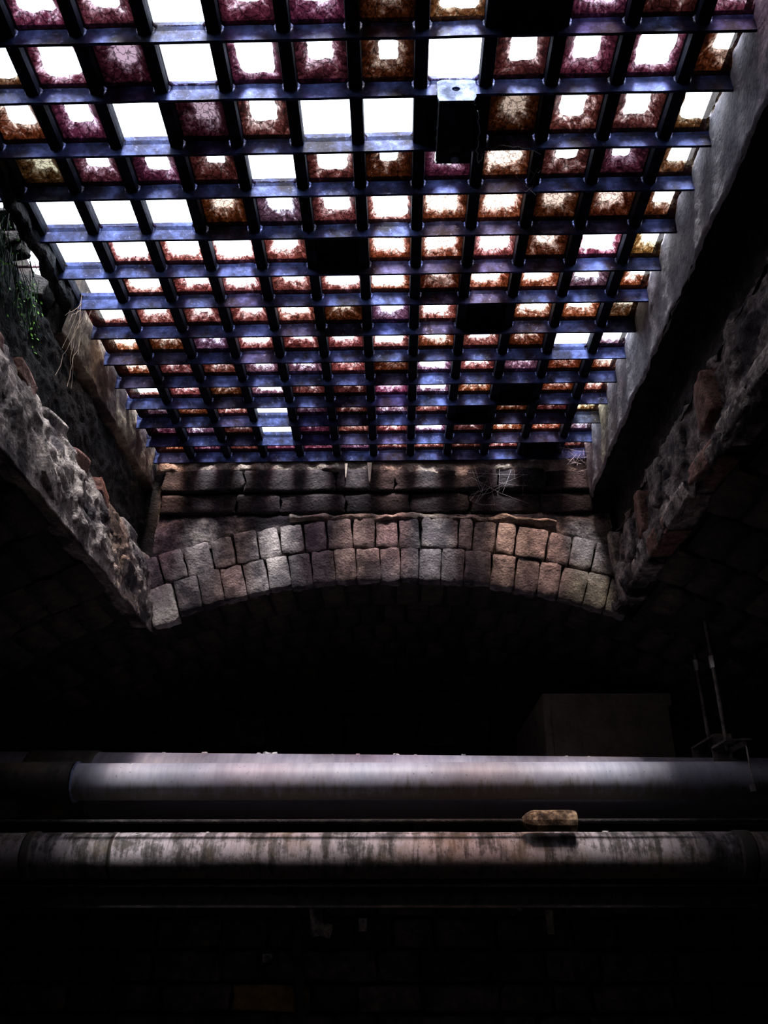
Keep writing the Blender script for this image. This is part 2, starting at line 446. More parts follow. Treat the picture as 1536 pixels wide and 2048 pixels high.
# tan concrete kerb under the grating, broken away near the camera
o = mesh_obj('kerb', *ridged_sheet([(-0.91, 1.545 + E0), (-0.850, 1.54 + E0), (-0.853, 1.47 + E0), (-0.857, 1.395 + E0), (-0.91, 1.38 + E0)], 1.76, Y1 + 0.03, 110, lambda t, y: 0.006, 2.2), M['kerb_tan'], wall_left, True)
o['kind'] = 'stuff'; o['label'] = 'tan concrete kerb, broken off at its near end'
o = mesh_obj('broken_edge', *ridged_sheet([(-0.868, 1.535 + E0), (-0.852, 1.53 + E0), (-0.852, 1.475 + E0), (-0.868, 1.465 + E0), (-0.885, 1.48 + E0), (-0.885, 1.53 + E0), (-0.868, 1.535 + E0)], YS, 1.80, 190, lambda t, y: 0.010, 7.7), M['wet'], wall_left, True)
o['kind'] = 'stuff'
for (xx, yy, h, sx, sy, sz) in ((-0.945, 1.585, 1.51, .09, .035, .05), (-0.93, 1.565, 1.525, .05, .03, .03), (-0.95, 1.735, 1.50, .10, .07, .07), (-0.975, 1.45, 1.46, .05, .10, .10), (-0.93, 1.42, 1.522, .05, .03, .02), (-0.92, 1.50, 1.524, .03, .05, .02)):
    brick(wall_left, (xx, yy, h + E0), (sx, sy, sz), (rnd.uniform(-.5, .5), rnd.uniform(-.5, .5), rnd.uniform(-.5, .5)), M['wet'], name='rubble_lump')
# loose red bricks showing in the left rubble edge
for (yy, h, l, t_) in ((1.42, 1.115, .10, .05), (1.60, 1.125, .11, .045), (1.78, 1.12, .13, .05), (1.86, 1.085, .09, .05), (1.97, 1.125, .10, .05), (2.16, 1.12, .12, .05), (1.98, 1.01, .13, .055), (2.30, 1.09, .12, .05), (2.42, 1.12, .12, .05),
                       (1.50, 1.0, .12, .06), (1.72, .93, .14, .06), (2.12, .95, .13, .06), (2.34, .97, .12, .06), (2.50, 1.03, .10, .06), (1.25, 1.08, .12, .06), (1.3, .96, .14, .06)):
    x = -0.852 + (1.12 - h) * 0.25
    brick(wall_left, (x - 0.018, yy, h + E0), (0.075, l, t_), (rnd.uniform(-.2, .2), rnd.uniform(-.2, .2), rnd.uniform(-.15, .15)), M['red_brick'] if h > 1.10 and rnd.random() < .7 else M['rubble'])

# right: grey concrete kerb overhanging, dark recess, rubble below
core = MB(); core.box(0.775, 1.15, YS - 0.1, Y1 + 0.25, 0.94 + E0, 1.56 + E0)
wall_right = struct(core.build('wall_right', M['mortar']))
def kerb_amp(t, y): return 0.0028 if 1.0 < t < 1.93 else 0.006
o = mesh_obj('kerb', *ridged_sheet([(0.80, 1.545 + E0), (0.672, 1.54 + E0), (0.676, 1.352 + E0), (0.682, 1.347 + E0)], YS, Y1 + 0.03, 290, kerb_amp, -1.9), M['kerb'], wall_right, True)
o['kind'] = 'stuff'; o['label'] = 'smooth grey concrete kerb under the grating'
o = mesh_obj('recess', *ridged_sheet([(0.683, 1.351 + E0), (0.70, 1.353 + E0), (0.765, 1.37 + E0), (0.760, 1.20 + E0), (0.735, 1.17 + E0)], YS, Y1 + 0.03, 200, lambda t, y: 0.010, -2.7), M['mortar'], wall_right, True)  # kerb underside included: its shade is put into this dark colour
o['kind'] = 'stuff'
o = mesh_obj('rubble_face', *ridged_sheet([(0.80, 1.215 + E0), (0.745, 1.20 + E0), (0.725, 1.12 + E0), (0.722, 1.02 + E0), (0.708, 0.97 + E0), (0.712, 0.930 + E0), (0.73, 0.945 + E0), (0.84, 0.96 + E0)], YS, Y1 + 0.03, 300, lambda t, y: 0.005 if t > 5.6 else 0.017, -4.6), M['rubble_dark'], wall_right, True)
o['kind'] = 'stuff'; o['label'] = 'dark broken masonry edge of the opening'
for (yy, h, l, t_, q) in ((2.50, .98, .06, .12, 2), (2.55, 1.10, .06, .14, 2), (2.30, .955, .16, .05, 2), (2.10, .955, .17, .05, 1), (1.92, .96, .17, .05, 2), (1.72, .965, .16, .05, 1), (1.52, .965, .16, .05, 2), (1.34, .97, .16, .05, 0),
                          (2.36, 1.06, .07, .12, 0), (2.22, 1.08, .07, .13, 1), (2.05, 1.09, .08, .12, 0), (1.85, 1.08, .08, .12, 0), (1.65, 1.09, .09, .12, 1)):
    brick(wall_right, (0.738, yy, h + E0), (0.07, l, t_), (rnd.uniform(-.1, .1), rnd.uniform(-.12, .12), rnd.uniform(-.1, .1)), (M['rubble_dark'], M['red_brick'], M['rubble'])[q])

# far face: core, two brick courses, ledge, two rings of voussoirs
core = MB()
def ringcore():
    xs = [XL - 0.1 + (XR - XL + 0.2) * i / 40 for i in range(41)]
    v, f = [], []
    for x in xs:
        for y in (Y1 + 0.030, Y1 + 0.30):
            v += [(x, y, arc(x, 0.012)), (x, y, 1.56 + E0)]
    for i in range(40):
        a, b = i * 4, (i + 1) * 4
        f += [(a, b, b + 1, a + 1), (a + 2, a + 3, b + 3, b + 2), (a, a + 2, b + 2, b), (a + 1, b + 1, b + 3, a + 3)]
    f += [(0, 1, 3, 2), (160, 162, 163, 161)]
    return v, f
wall_far = struct(mesh_obj('wall_far', *ringcore(), M['mortar']))
def ring(r0, hgt, widths, white=None):
    a = math.asin((XL + 0.005) / R)
    for i, w in enumerate(widths):
        aw = w / R
        am = a + aw / 2; a += aw
        if math.sin(am) * R > XR + 0.03: break
        x, z = pol(am, r0 + hgt / 2)
        dz = rnd.uniform(-0.004, 0.004)
        dark = math.sin(am) * R > 0.42
        m = M['voussoir']
        if white == i: m = M['white_brick']
        hh = hgt - 0.002 + rnd.uniform(-0.004, 0.004)
        extra = 0.02 if white == i else 0
        brick(wall_far, (x, Y1 + 0.024 - rnd.uniform(0.0, 0.008), z + dz - extra / 2), (w - 0.0015, 0.05, hh + extra), (rnd.uniform(-.04, .04), am + rnd.uniform(-.03, .03), rnd.uniform(-.05, .05)), m)
ring(R - 0.003, 0.116, [.088, .078, .074, .072, .075, .073, .072, .074, .07, .078, .066, .060, .073, .075, .088, .078, .075, .07, .082, .07, .075, .074, .07], white=0)
ring(R + 0.114, 0.112, [.062, .078, .084, .072, .075, .07, .075, .073, .080, .072, .072, .070, .12, .045, .074, .060, .10, .072, .072, .074, .076, .07])
def course(h0, h1, widths, dy):
    x = XL - 0.03
    for w in widths:
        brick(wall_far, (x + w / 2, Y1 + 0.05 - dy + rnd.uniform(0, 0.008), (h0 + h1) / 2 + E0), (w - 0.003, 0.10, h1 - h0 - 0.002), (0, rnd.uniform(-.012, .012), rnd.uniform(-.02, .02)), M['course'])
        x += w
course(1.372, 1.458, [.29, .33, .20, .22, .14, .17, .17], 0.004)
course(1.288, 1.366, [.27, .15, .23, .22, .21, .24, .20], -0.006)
def frontal(x0, x1, z0f, z1f, nx, nz, yb, amp, seed):
    v, f = [], []
    for i in range(nx + 1):
        x = x0 + (x1 - x0) * i / nx
        z0, z1 = z0f(x), z1f(x)
        for k in range(nz + 1):
            t = k / nz; z = z0 + (z1 - z0) * t
            q = Vector((x + seed, yb, z))
            edge = min(1, 4 * t, 4 * (1 - t)) if nz > 3 else 1
            d = fbm(q, 11) * 0.8 + noise.noise(q * 40) * 0.45 + noise.noise(q * 85) * 0.2
            v.append((x, yb - amp * (d + 0.8) * edge, z + amp * 0.6 * noise.noise(q * 25)))
    n = nz + 1
    for i in range(nx):
        for k in range(nz): f.append((i * n + k, (i + 1) * n + k, (i + 1) * n + k + 1, i * n + k + 1))
    return v, f
o = mesh_obj('mortar_bed', *frontal(XL - .05, XR + .02, lambda x: 1.445 + E0 + (0.012 * noise.noise(Vector((x * 7, 0, 0)))) - (0.03 if .05 < x < .3 else 0), lambda x: 1.505 + E0, 190, 9, Y1 + 0.006, 0.010, 3), M['lime'], wall_far, True); o['kind'] = 'stuff'
o = mesh_obj('ledge', *frontal(-0.36, 0.55, lambda x: 1.258 + E0 - 0.018 * abs(noise.noise(Vector((x * 9, 2, 0)))) - max(0, x - .2) * 0.06, lambda x: 1.283 + E0 + 0.014 * noise.noise(Vector((x * 12, 5, 0))) - max(0, x - .2) * 0.07, 120, 6, Y1 + 0.006, 0.018, 8), M['lime'], wall_far, True); o['kind'] = 'stuff'
o = mesh_obj('packing', *frontal(XL - .03, XR + .03, lambda x: arc(x, 0.21), lambda x: 1.292 + E0, 150, 16, Y1 + 0.022, 0.012, 15), M['rubble_dark'], wall_far, True); o['kind'] = 'stuff'

# plug behind the near end of the opening, and the unseen pavement slab above, added to stop stray light
core = MB(); core.box(-1.25, 1.15, YS - 0.25, YS, 0.93 + E0, 1.56 + E0)
struct(core.build('wall_near', M['mortar']))
core = MB()
T0, T1 = 1.532 + E0, 1.62 + E0
core.box(-4, -0.985, -4, 6, T0, T1); core.box(0.69, 4, -4, 6, T0, T1)
core.box(-0.985, 0.69, -4, YS, T0, T1); core.box(-0.985, 0.69, 2.745, 6, T0, T1)
core.box(-0.985, -0.855, 1.80, 2.745, T0, T1)
struct(core.build('pavement_slab', M['plain_wall']))

# the cellar's own walls and floor
def wallbox(name, *b, m='plain_wall'):
    q = MB(); q.box(*b); return struct(q.build(name, M[m]))
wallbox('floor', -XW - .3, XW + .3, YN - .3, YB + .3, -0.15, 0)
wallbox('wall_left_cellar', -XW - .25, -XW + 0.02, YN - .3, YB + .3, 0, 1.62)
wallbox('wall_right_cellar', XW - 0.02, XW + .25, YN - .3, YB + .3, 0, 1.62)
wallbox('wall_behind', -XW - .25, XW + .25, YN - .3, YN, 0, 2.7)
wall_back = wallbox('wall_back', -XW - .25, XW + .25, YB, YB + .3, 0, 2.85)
# irregular stones of the back wall
z = 0.95; r = 0
while z < 2.5:
    hh = rnd.uniform(0.10, 0.17); x = -XW + rnd.uniform(0, .2)
    while x < XW - .1:
        w = rnd.uniform(0.14, 0.34)
        top = arc(min(XW - .1, abs(x + w / 2)) ) - 0.03
        if z + hh < top and not (0.60 < x + w / 2 < 1.33 and z > 2.05):
            amber = (-0.60 < x + w / 2 < -0.4 and 1.2 < z + hh / 2 < 1.34)
            brick(wall_back, (x + w / 2, YB - rnd.uniform(0.0, 0.02), z + hh / 2), (w - 0.015, 0.09, hh - 0.015), (0, rnd.uniform(-.05, .05), 0), M['amber_stone'] if amber else M['plain_wall'], ROUGH, 'stone')
        x += w
    z += hh
for (xx, h, sx, sz) in ((-0.33, 0.045, .05, .13), (-0.29, 0.0, .05, .05), (-0.14, 0.02, .035, .05), (-0.52, -0.10, .04, .03), (0.62, 0.03, .03, .09), (0.48, 0.08, .05, .04)):
    brick(wall_back, (xx, YB - 0.05, h + E0), (sx, 0.04, sz), (0, rnd.uniform(-.5, .5), 0), M['rubble'], name='plaster_patch')
# ------------------------------------------------------------------ the pavement light
grate = thing('pavement_light', 'square iron grating of stained glass lenses roofing the brick shaft', 'skylight', (-0.09, 1.6, GH))
GO = Vector(grate.location)
def gbuild(mb, name, m, smooth=False):
    mb.v = [Vector(p) - GO for p in mb.v]
    return mb.build(name, m, grate, smooth)
PX, PY, KX = 0.13, 0.122, -0.008
ZP = GH + 0.036                                    # glass rim
def colx(j): return KX + (j - 6) * PX
YM = [1.024, 1.148, 1.280, 1.399, 1.528, 1.657, 1.775, 1.901, 2.024, 2.142, 2.260, 2.372, 2.493, 2.606, 2.728]
YBAR = lambda k: (YM[k] if k >= 0 else 1.024 + 0.123 * k) + 0.004       # bars are not quite evenly spaced
SK = lambda x: -0.008 * x                                              # nor quite square to the ribs
bars = list(range(-6, 15))
for k in bars:
    mb = MB(); y = YBAR(k)
    lx = -0.862 if k >= 4 else -0.992
    # blade with a slightly thicker lip, long edges uneven
    n = 30
    prof = [(-0.003, 0), (0.003, 0), (0.0035, 0.030), (0.006, 0.040), (0.006, 0.052), (-0.006, 0.052), (-0.006, 0.040), (-0.0035, 0.030)]
    v, f = [], []
    for i in range(n + 1):
        x = lx - 0.01 + (0.70 - lx) * i / n
        w = 0.0012 * noise.noise(Vector((x * 9, k * 3.1, 0)))
        for (py, pz) in prof: v.append(Vector((x, y + SK(x) + py + w, GH + pz + 0.0012 * noise.noise(Vector((x * 14, k * 5.3, 4))))) - GO)
    m8 = len(prof)
    for i in range(n):
        for q in range(m8):
            q2 = (q + 1) % m8
            f.append((i * m8 + q, i * m8 + q2, (i + 1) * m8 + q2, (i + 1) * m8 + q)[::-1])
    f += [tuple(range(m8)), tuple(range(n * m8, n * m8 + m8))[::-1]]
    mesh_obj('cross_bar', v, f, M['iron'], grate)
for j in range(-1, 12):
    mb = MB(); x = colx(j) + PX / 2 - (PX if j == -1 else 0) * 0
    if j == 11: x = 0.694
    y1 = 2.735 if j >= 0 else 1.80
    prof = [(-0.0125, 0.021), (0.0125, 0.021), (0.0140, 0.030), (0.0140, 0.050), (-0.0140, 0.050), (-0.0140, 0.030)]
    v = [Vector((x + px, y, GH + pz)) - GO for y in (YS - 0.02, y1) for px, pz in prof]
    f = [(q, q + 6, (q + 1) % 6 + 6, (q + 1) % 6) for q in range(6)] + [tuple(range(6))[::-1], tuple(range(6, 12))]
    mesh_obj('rib', v, f, M['rib'], grate)
mb = MB(); mb.v = []; 
mb.box(-1.005, -0.972, YS - 0.02, 1.80, GH + 0.002, GH + 0.05)
gbuild(mb, 'rib', M['rib'])

TINT = {'p': (1.0, 0.40, 0.74), 'a': (1.0, 0.44, 0.13), 'r': (1.0, 0.46, 0.36), 'w': (0.80, 0.70, 1.0), 'y': (1.0, 0.80, 0.20)}
APER = {'O': 0.97, 'L': 0.73, 'M': 0.54, 'S': 0.40, 'C': 0.66, 'D': 0.44, 'K': 0.4}
#        j = -1   0    1    2    3    4    5    6    7    8    9   10   11
GRID = {
 -4: 'Lp Mr Ow Lp Mr Lp Sa Ow Mp La Mr Cp Ly',
 -3: 'Ow Mp Lr Mw Ow Mr Lp Mp La Ow Mr Lp Sr',
 -2: 'Mp Lp Ow Mr Lp Mw Ow Ca Lr Mp Ow Mr Lp',
 -1: 'Ow Mp Lr Ow Mr Sp Lw Mr Ow Ca Lp Mr Ly',
  0: 'Ow Kp Lp Mp Ow Mp Mp Da Ly Kp Cp Sr Cp',
  1: 'Ow Ly Lp Dp Ow Lp Mp Sa Ow Mr Mp Lp Sa',
  2: 'Ow Ma Mp Ow Dp Mr Ow Op Kp Da Mr Mr Ly',
  3: 'Ow Dy Mp Mp Sr Ow Lr Sa Mp Ca Mr Sp My',
  4: 'Ow Oy Op Op Da Mw Mr Lr Ca Ca Da Da Sa',
  5: 'Ow Oy Lr Lr Lr Mr Kp Ca Ca Cr Da Lp My',
  6: 'Kp Oy Lr Mr Cr Mr Lr La Da Ca Ma Mw Ma',
  7: 'Kp Lr Mr Sr Mr Cr Da Mw Cr Kp Ca Ma Dy',
  8: 'Kp Ca Da Sw Cr Mr Mr Lr Ma Mr Sa Ow Lw',
  9: 'Kp Ca Sr Sr Mw Mw Mr Da Lw Mr Mw Sa Ma',
 10: 'Kp Lr Mr Da Lw Sr Dr Cp Lw Ma Kp Sa Mr',
 11: 'Kp Dw Sa Cr Ow Dw Dr Mw Mr Kp Da Dr Cy',
 12: 'Kp Dp Mw Dr Oy Dp Cr Cr Lw Dr Ca Ca Mw',
 13: 'Kp Ca Sp Sr Mp Mp Mw Cr Mr Dr Mr Kp Cr',
 14: 'Kp La La Sa Dr Sr Kp La Sr Mw La Ly Dy',
}
def pane(k, j, code):
    typ, hue = code[0], code[1]
    cx, cy = colx(j), (YBAR(k) + YBAR(k - 1)) / 2 + SK(colx(j))
    wx, wy = 0.0545, (YBAR(k) - YBAR(k - 1)) / 2 - 0.003
    if typ == 'K':
        mb = MB()                                   # a rusted blanking plate in the cell
        n = 6
        v, f = [], []
        for a in range(n + 1):
            for b in range(n + 1):
                v.append((-wx + 2 * wx * a / n, -wy + 2 * wy * b / n, 0.006 + 0.003 * noise.noise(Vector((a * .7 + k, b * .7 + j, 0)))))
        for a in range(n):
            for b in range(n): f.append((a * 7 + b, a * 7 + b + 1, (a + 1) * 7 + b + 1, (a + 1) * 7 + b))
        o = mesh_obj('pane', v, f, M['rib'], grate); o.location = Vector((cx, cy, ZP)) - GO
        return
    ap = APER[typ] * rnd.uniform(0.94, 1.06) * (0.88 if k <= 3 and typ in 'MSLD' else 1.0); ap = min(ap, 0.985)
    full = typ == 'O'
    N = 32; ox, oy = ((rnd.uniform(-.006, .006), rnd.uniform(-.006, .006)) if not full else (0, 0))
    depth = 0.006 if full else (0.018 if typ == 'L' else 0.026)
    sd = Vector((k * 3.3, j * 7.1, 1.7))
    v, cl = [], []
    for ringi, (fr, zz, c) in enumerate(((1.0, 0.0, 0.0), (None, 0.35, 0.38), (None, 0.7, 0.72), (0.0, 1.0, 1.0))):
        for i in range(N):
            a = 2 * PI * (i + .5) / N; ca, sa = math.cos(a), math.sin(a)
            sq = 1 / max(abs(ca), abs(sa))
            e = 7.0 if not full else 30.0
            se = (abs(ca) ** e + abs(sa) ** e) ** (-1 / e)
            ir = se * ap * (1 + (0.13 if not full else 0.012) * noise.noise(Vector((ca * 2.2, sa * 2.2, 0)) + sd) + (0.05 if not full else 0.01) * noise.noise(Vector((ca * 7, sa * 7, 0)) + sd))
            outer = Vector((ca * sq * wx, sa * sq * wy)); inner = Vector((ca * ir * wx + ox, sa * ir * wy + oy))
            t = (0, .4, .75, 1)[ringi]
            p = outer.lerp(inner, t)
            v.append((p.x, p.y, depth * zz)); cl.append(c)
    f, mi = [], []
    for r_ in range(3):
        for i in range(N):
            i2 = (i + 1) % N
            f.append((r_ * N + i, r_ * N + i2, (r_ + 1) * N + i2, (r_ + 1) * N + i)); mi.append(0)
    base = 3 * N; m0 = len(v)
    for i in range(N):
        p = Vector(v[base + i]); c = Vector((ox, oy, depth))
        q = c.lerp(p, 0.8); v.append((q.x, q.y, depth + 0.001)); cl.append(1.35)
    v.append((ox, oy, depth + 0.001)); cl.append(1.6)
    for i in range(N):
        i2 = (i + 1) % N
        f.append((base + i, base + i2, m0 + i2, m0 + i)); mi.append(1)
        f.append((m0 + i, m0 + i2, m0 + N)); mi.append(1)
    cap = M['clear'] if typ in 'OLMS' else M['dirty']
    o = mesh_obj('pane', v, f, [M['flank'], cap], grate, False)
    o.data.polygons.foreach_set('material_index', mi)
    at = o.data.attributes.new('clear', 'FLOAT', 'POINT'); at.data.foreach_set('value', cl)
    o.location = Vector((cx, cy, ZP)) - GO
    h = TINT[hue]
    # rows nearest the camera get a lower alpha, far rows a higher one
    g = {'O': 1.4, 'L': 1.3, 'M': 1.0, 'S': 0.6, 'C': 1.0, 'D': 0.32}[typ] * rnd.uniform(0.8, 1.25)
    if k <= 3 and typ in 'SMLDC': g *= 0.5
    elif k > 4: g *= 1.45
    o.color = (h[0], h[1] * rnd.uniform(.85, 1.15), h[2] * rnd.uniform(.85, 1.15), g)
for k, row in GRID.items():
    for j, code in enumerate(row.split()):
        j -= 1
        if j == -1 and k > 5: continue
        pane(k, j, code)

# ------------------------------------------------------------------ steel bracket on the grating
br = thing('angle_bracket', 'steel angle bracket with a bolt hole clamped under the grating bars', 'bracket', (0.127, 1.14, GH - 0.03))
def bb(mb, name, m, smooth=False, parent=br, org=br):
    mb.v = [Vector(p) - Vector(org.location) for p in mb.v]; return mb.build(name, m, parent, smooth)
# front plate with a hole
x0, x1, z0, z1, yf = 0.089, 0.165, 1.453 + E0, 1.514 + E0, 1.136
hx, hz, hr, N = 0.126, 1.487 + E0, 0.008, 24
v, f = [], []
for y in (yf, yf + 0.006):
    for i in range(N):
        a = 2 * PI * i / N; v.append((hx + hr * math.cos(a), y, hz + hr * 0.8 * math.sin(a)))
    for i in range(N):
        a = 2 * PI * i / N; ca, sa = math.cos(a), math.sin(a)
        tx = ((x1 - hx) if ca > 0 else (hx - x0)) / max(abs(ca), 1e-6); tz = ((z1 - hz) if sa > 0 else (hz - z0)) / max(abs(sa), 1e-6)
        t = min(tx, tz); v.append((hx + t * ca, y, hz + t * sa))
for i in range(N):
    i2 = (i + 1) % N
    f += [(i, i2, N + i2, N + i), (2 * N + i, 3 * N + i, 3 * N + i2, 2 * N + i2), (i, 2 * N + i, 2 * N + i2, i2), (N + i, N + i2, 3 * N + i2, 3 * N + i)]
mesh_obj('plate', [Vector(p) - br.location for p in v], f, M['plate'], br)
mb = MB(); mb.box(0.092, 0.163, yf + 0.006, 1.283, 1.447 + E0, 1.453 + E0); mb.box(0.092, 0.097, yf + 0.006, 1.283, 1.453 + E0, 1.478 + E0); mb.box(0.158, 0.163, yf + 0.006, 1.283, 1.453 + E0, 1.478 + E0)
bb(mb, 'channel', M['rib'])
mb = MB(); mb.tube([(0.129, 1.262, 1.434 + E0), (0.129, 1.262, 1.449 + E0)], 0.0085, 6); bb(mb, 'nut', M['steel'])
mb = MB(); mb.tube([(0.128, 1.245, 1.441 + E0), (0.128, 1.245, 1.449 + E0)], 0.013, 20); bb(mb, 'washer', M['dark_steel'])
mb = MB(); mb.box(0.118, 0.136, yf + 0.008, yf + 0.012, 1.478 + E0, 1.490 + E0); bb(mb, 'bolt', M['rib'])

def strand(name, pts, r, m, label, cat, group=None, jit=0.004, n=24, rr=random.Random(5)):
    P = []
    for i in range(n + 1):
        t = i / n * (len(pts) - 1); k = min(int(t), len(pts) - 2); u = t - k
        p = Vector(pts[k]).lerp(Vector(pts[k + 1]), u)
        if 0 < i < n: p += Vector((rr.uniform(-1, 1), rr.uniform(-1, 1), rr.uniform(-1, 1))) * jit
        P.append(p)
    mb = MB(); mb.tube(P, r, 5)
    return tag(mb.build(name, m, None, True), label, cat, group)
strand('string', [(0.168, 1.155, 1.447 + E0), (0.176, 1.20, 1.44 + E0), (0.172, 1.235, 1.438 + E0), (0.181, 1.275, 1.44 + E0), (0.192, 1.283, 1.475 + E0)], 0.0011, M['wire'], 'thin twisted string hanging along the right side of the steel bracket', 'string', jit=0.0025)
strand('string', [(0.192, 1.283, 1.475 + E0), (0.225, 1.258, 1.47 + E0), (0.262, 1.262, 1.47 + E0), (0.29, 1.268, 1.47 + E0), (0.316, 1.296, 1.487 + E0)], 0.0009, M['wire'], 'blue grey string looped from the steel bracket to the next glass cells', 'string', jit=0.0012)
strand('string', [(0.0905, 1.15, 1.4515 + E0), (0.0895, 1.20, 1.448 + E0), (0.0905, 1.278, 1.447 + E0)], 0.0009, M['wire'], 'fine frayed string along the left edge of the steel bracket', 'string', jit=0.0012)

# ------------------------------------------------------------------ pipes
def pipe(label, y, h, r, m, collars=(), tilt=0.0, L=2.12, rough=0.0, name='pipe'):
    t = thing(name, label, 'pipe', (0, y, h + E0))
    xe = 1.43 if r > 0.09 else 1.48
    n = 70
    lathe_x('barrel', [(-xe + 2 * xe * i / n, r) for i in range(n + 1)], m, t, 48, rough=rough)
    for x0, x1, dr, cm in collars:
        lathe_x('collar', [(x0, r * 0.9), (x0, r + dr * .8), (x0 + 0.006, r + dr), (x1 - 0.006, r + dr), (x1, r + dr * .8), (x1, r * 0.9)], cm, t, 48)
    t.rotation_euler = (0, tilt, 0)
    return t
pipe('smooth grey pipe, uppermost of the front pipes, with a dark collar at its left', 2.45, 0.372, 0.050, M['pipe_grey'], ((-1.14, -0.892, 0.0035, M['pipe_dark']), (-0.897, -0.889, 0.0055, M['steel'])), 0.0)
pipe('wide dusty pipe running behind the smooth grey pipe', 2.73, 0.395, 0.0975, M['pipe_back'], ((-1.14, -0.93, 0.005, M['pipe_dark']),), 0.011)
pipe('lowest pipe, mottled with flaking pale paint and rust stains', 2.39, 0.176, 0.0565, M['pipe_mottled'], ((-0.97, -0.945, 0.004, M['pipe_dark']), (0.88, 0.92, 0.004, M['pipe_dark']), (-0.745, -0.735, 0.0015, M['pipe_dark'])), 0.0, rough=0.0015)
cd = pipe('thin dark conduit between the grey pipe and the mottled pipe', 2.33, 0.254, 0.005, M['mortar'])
lathe_x('coupling', [(0.325, 0.008), (0.335, 0.018), (0.348, 0.0245), (0.356, 0.0265), (0.458, 0.0265), (0.464, 0.0245), (0.464, 0.008)], M['rust'], cd, 12, hexa=True)['label'] = 'rusty brown coupling'
t = thing('steel_beam', 'dark steel channel beam crossing behind the mottled pipe', 'beam', (0, 2.60, 0.088 + E0))
mb = MB(); mb.box(-1.62, 1.62, -0.004, 0.004, -0.028, 0.02); mb.build('web', M['dark_steel'], t)
for z in (-0.032, 0.020):
    mb = MB(); mb.box(-1.62, 1.62, -0.022, 0.004, z, z + 0.006); mb.build('flange', M['dark_steel'], t)

# pale flakes of plaster on top of the pipes
def flake(x, y, z, s, label):
    v, f = [], []
    n = 7
    for zz in (0, 0.35):
        for i in range(n):
            a = 2 * PI * i / n; q = s * rnd.uniform(0.6, 1.1)
            v.append((q * math.cos(a), 0.7 * q * math.sin(a), zz * s * rnd.uniform(.6, 1.4)))
    f = [tuple(range(n))[::-1], tuple(range(n, 2 * n))] + [(i, (i + 1) % n, n + (i + 1) % n, n + i) for i in range(n)]
    o = mesh_obj('plaster_flake', v, f, M['flake']); o.location = (x, y, z)
    tag(o, label, 'flake', 'plaster flakes on the pipes')
zb = lambda x: 0.395 + E0 + 0.0975 - 0.011 * x - 0.0005
ORD = ['first', 'second', 'third', 'fourth', 'fifth', 'sixth', 'seventh', 'eighth', 'ninth', 'tenth', 'eleventh', 'twelfth']
for i_, (x, s) in enumerate(sorted(((-0.60, .010), (-0.43, .008), (-0.405, .013), (-0.38, .011), (-0.73, .006), (-0.12, .007), (0.0, .010), (0.06, .005), (0.21, .009), (0.53, .006), (0.60, .005), (-0.2, .005)))):
    flake(x, 2.73 - 0.012, zb(x) - 0.001, s * 1.05, 'pale plaster flake lying on the wide back pipe, %s from the left' % ORD[i_])
flake(-0.742, 2.45 - 0.020, 0.372 + E0 + 0.0452, 0.006, 'white flake on the smooth grey pipe beside its collar')
flake(-0.68, 2.39 - 0.03, 0.176 + E0 + 0.047, 0.006, 'white flake stuck near the left end of the mottled pipe')
flake(-0.50, 2.39, 0.176 + E0 + 0.0557, 0.006, 'pinkish flake on top of the mottled pipe left of centre')
flake(0.55, 2.39, 0.176 + E0 + 0.0557, 0.009, 'pale lump on top of the mottled pipe beside the rusty coupling')

# hangers at the right
def hanger(x, y, pipe_y, pipe_h, pr, nut_h, label, front=True):
    zt = arc(x) + 0.03
    t = thing('pipe_hanger', label, 'hanger', (x, y, pipe_h + pr + E0 + 0.05))
    org = Vector(t.location)
    zb_ = pipe_h + pr + E0 + 0.052
    def b(mb, name, m): mb.v = [Vector(p) - org for p in mb.v]; return mb.build(name, m, t)
    mb = MB(); mb.tube([(x, y, zb_ - 0.02), (x, y, zt)], 0.0065, 10); b(mb, 'rod', M['hanger'])
    mb = MB(); mb.tube([(x, y, nut_h + E0), (x, y, nut_h + E0 + 0.035)], 0.0105, 6); b(mb, 'coupling_nut', M['rod'])
    # strap: flat head on the rod, legs down either side of the pipe, a turned lip at each end of the head
    mb = MB(); mb.box(x - 0.024, x + 0.030, y - pr - 0.012, y + pr + 0.012, zb_ - 0.006, zb_); b(mb, 'head_plate', M['hanger'])
    mb = MB(); mb.box(x + 0.022, x + 0.030, y - pr - 0.012, y + pr + 0.012, zb_ - 0.020, zb_ - 0.006); b(mb, 'lip', M['hanger'])
    for sy in ((-1, 1) if front else (1,)):
        yy = y + sy * (pr + 0.0075)
        mb = MB(); mb.box(x - 0.024, x + 0.022, yy - 0.003, yy + 0.003, zb_ - pr - 0.052, zb_ - 0.006); b(mb, 'leg', M['hanger'])
    return t, zb_
hanger(0.985, 2.73, 2.73, 0.385, 0.0975, 0.760, 'dark pipe hanger holding the wide back pipe, leftmost of the two')
t, zb_ = hanger(0.932, 2.45, 2.45, 0.372, 0.050, 0.690, 'dark pipe hanger over the smooth grey pipe, with a bright thin rod', False)
mb = MB(); mb.tube([(0.962, 2.392, zb_ - 0.006), (0.962, 2.392, zb_ - 0.125)], 0.0028, 8)
mb.v = [Vector(p) - t.location for p in mb.v]; mb.build('clamp_rod', M['rod'], t)['label'] = 'bright thin rod'
mb = MB(); mb.tube([(0.962, 2.392, zb_ - 0.140), (0.962, 2.392, zb_ - 0.122)], 0.011, 6)
mb.v = [Vector(p) - t.location for p in mb.v]; mb.build('nut', M['hanger'], t)
mb = MB(); mb.box(0.945, 0.978, 2.385, 2.43, zb_ - 0.006, zb_)
mb.v = [Vector(p) - t.location for p in mb.v]; mb.build('lug', M['hanger'], t)

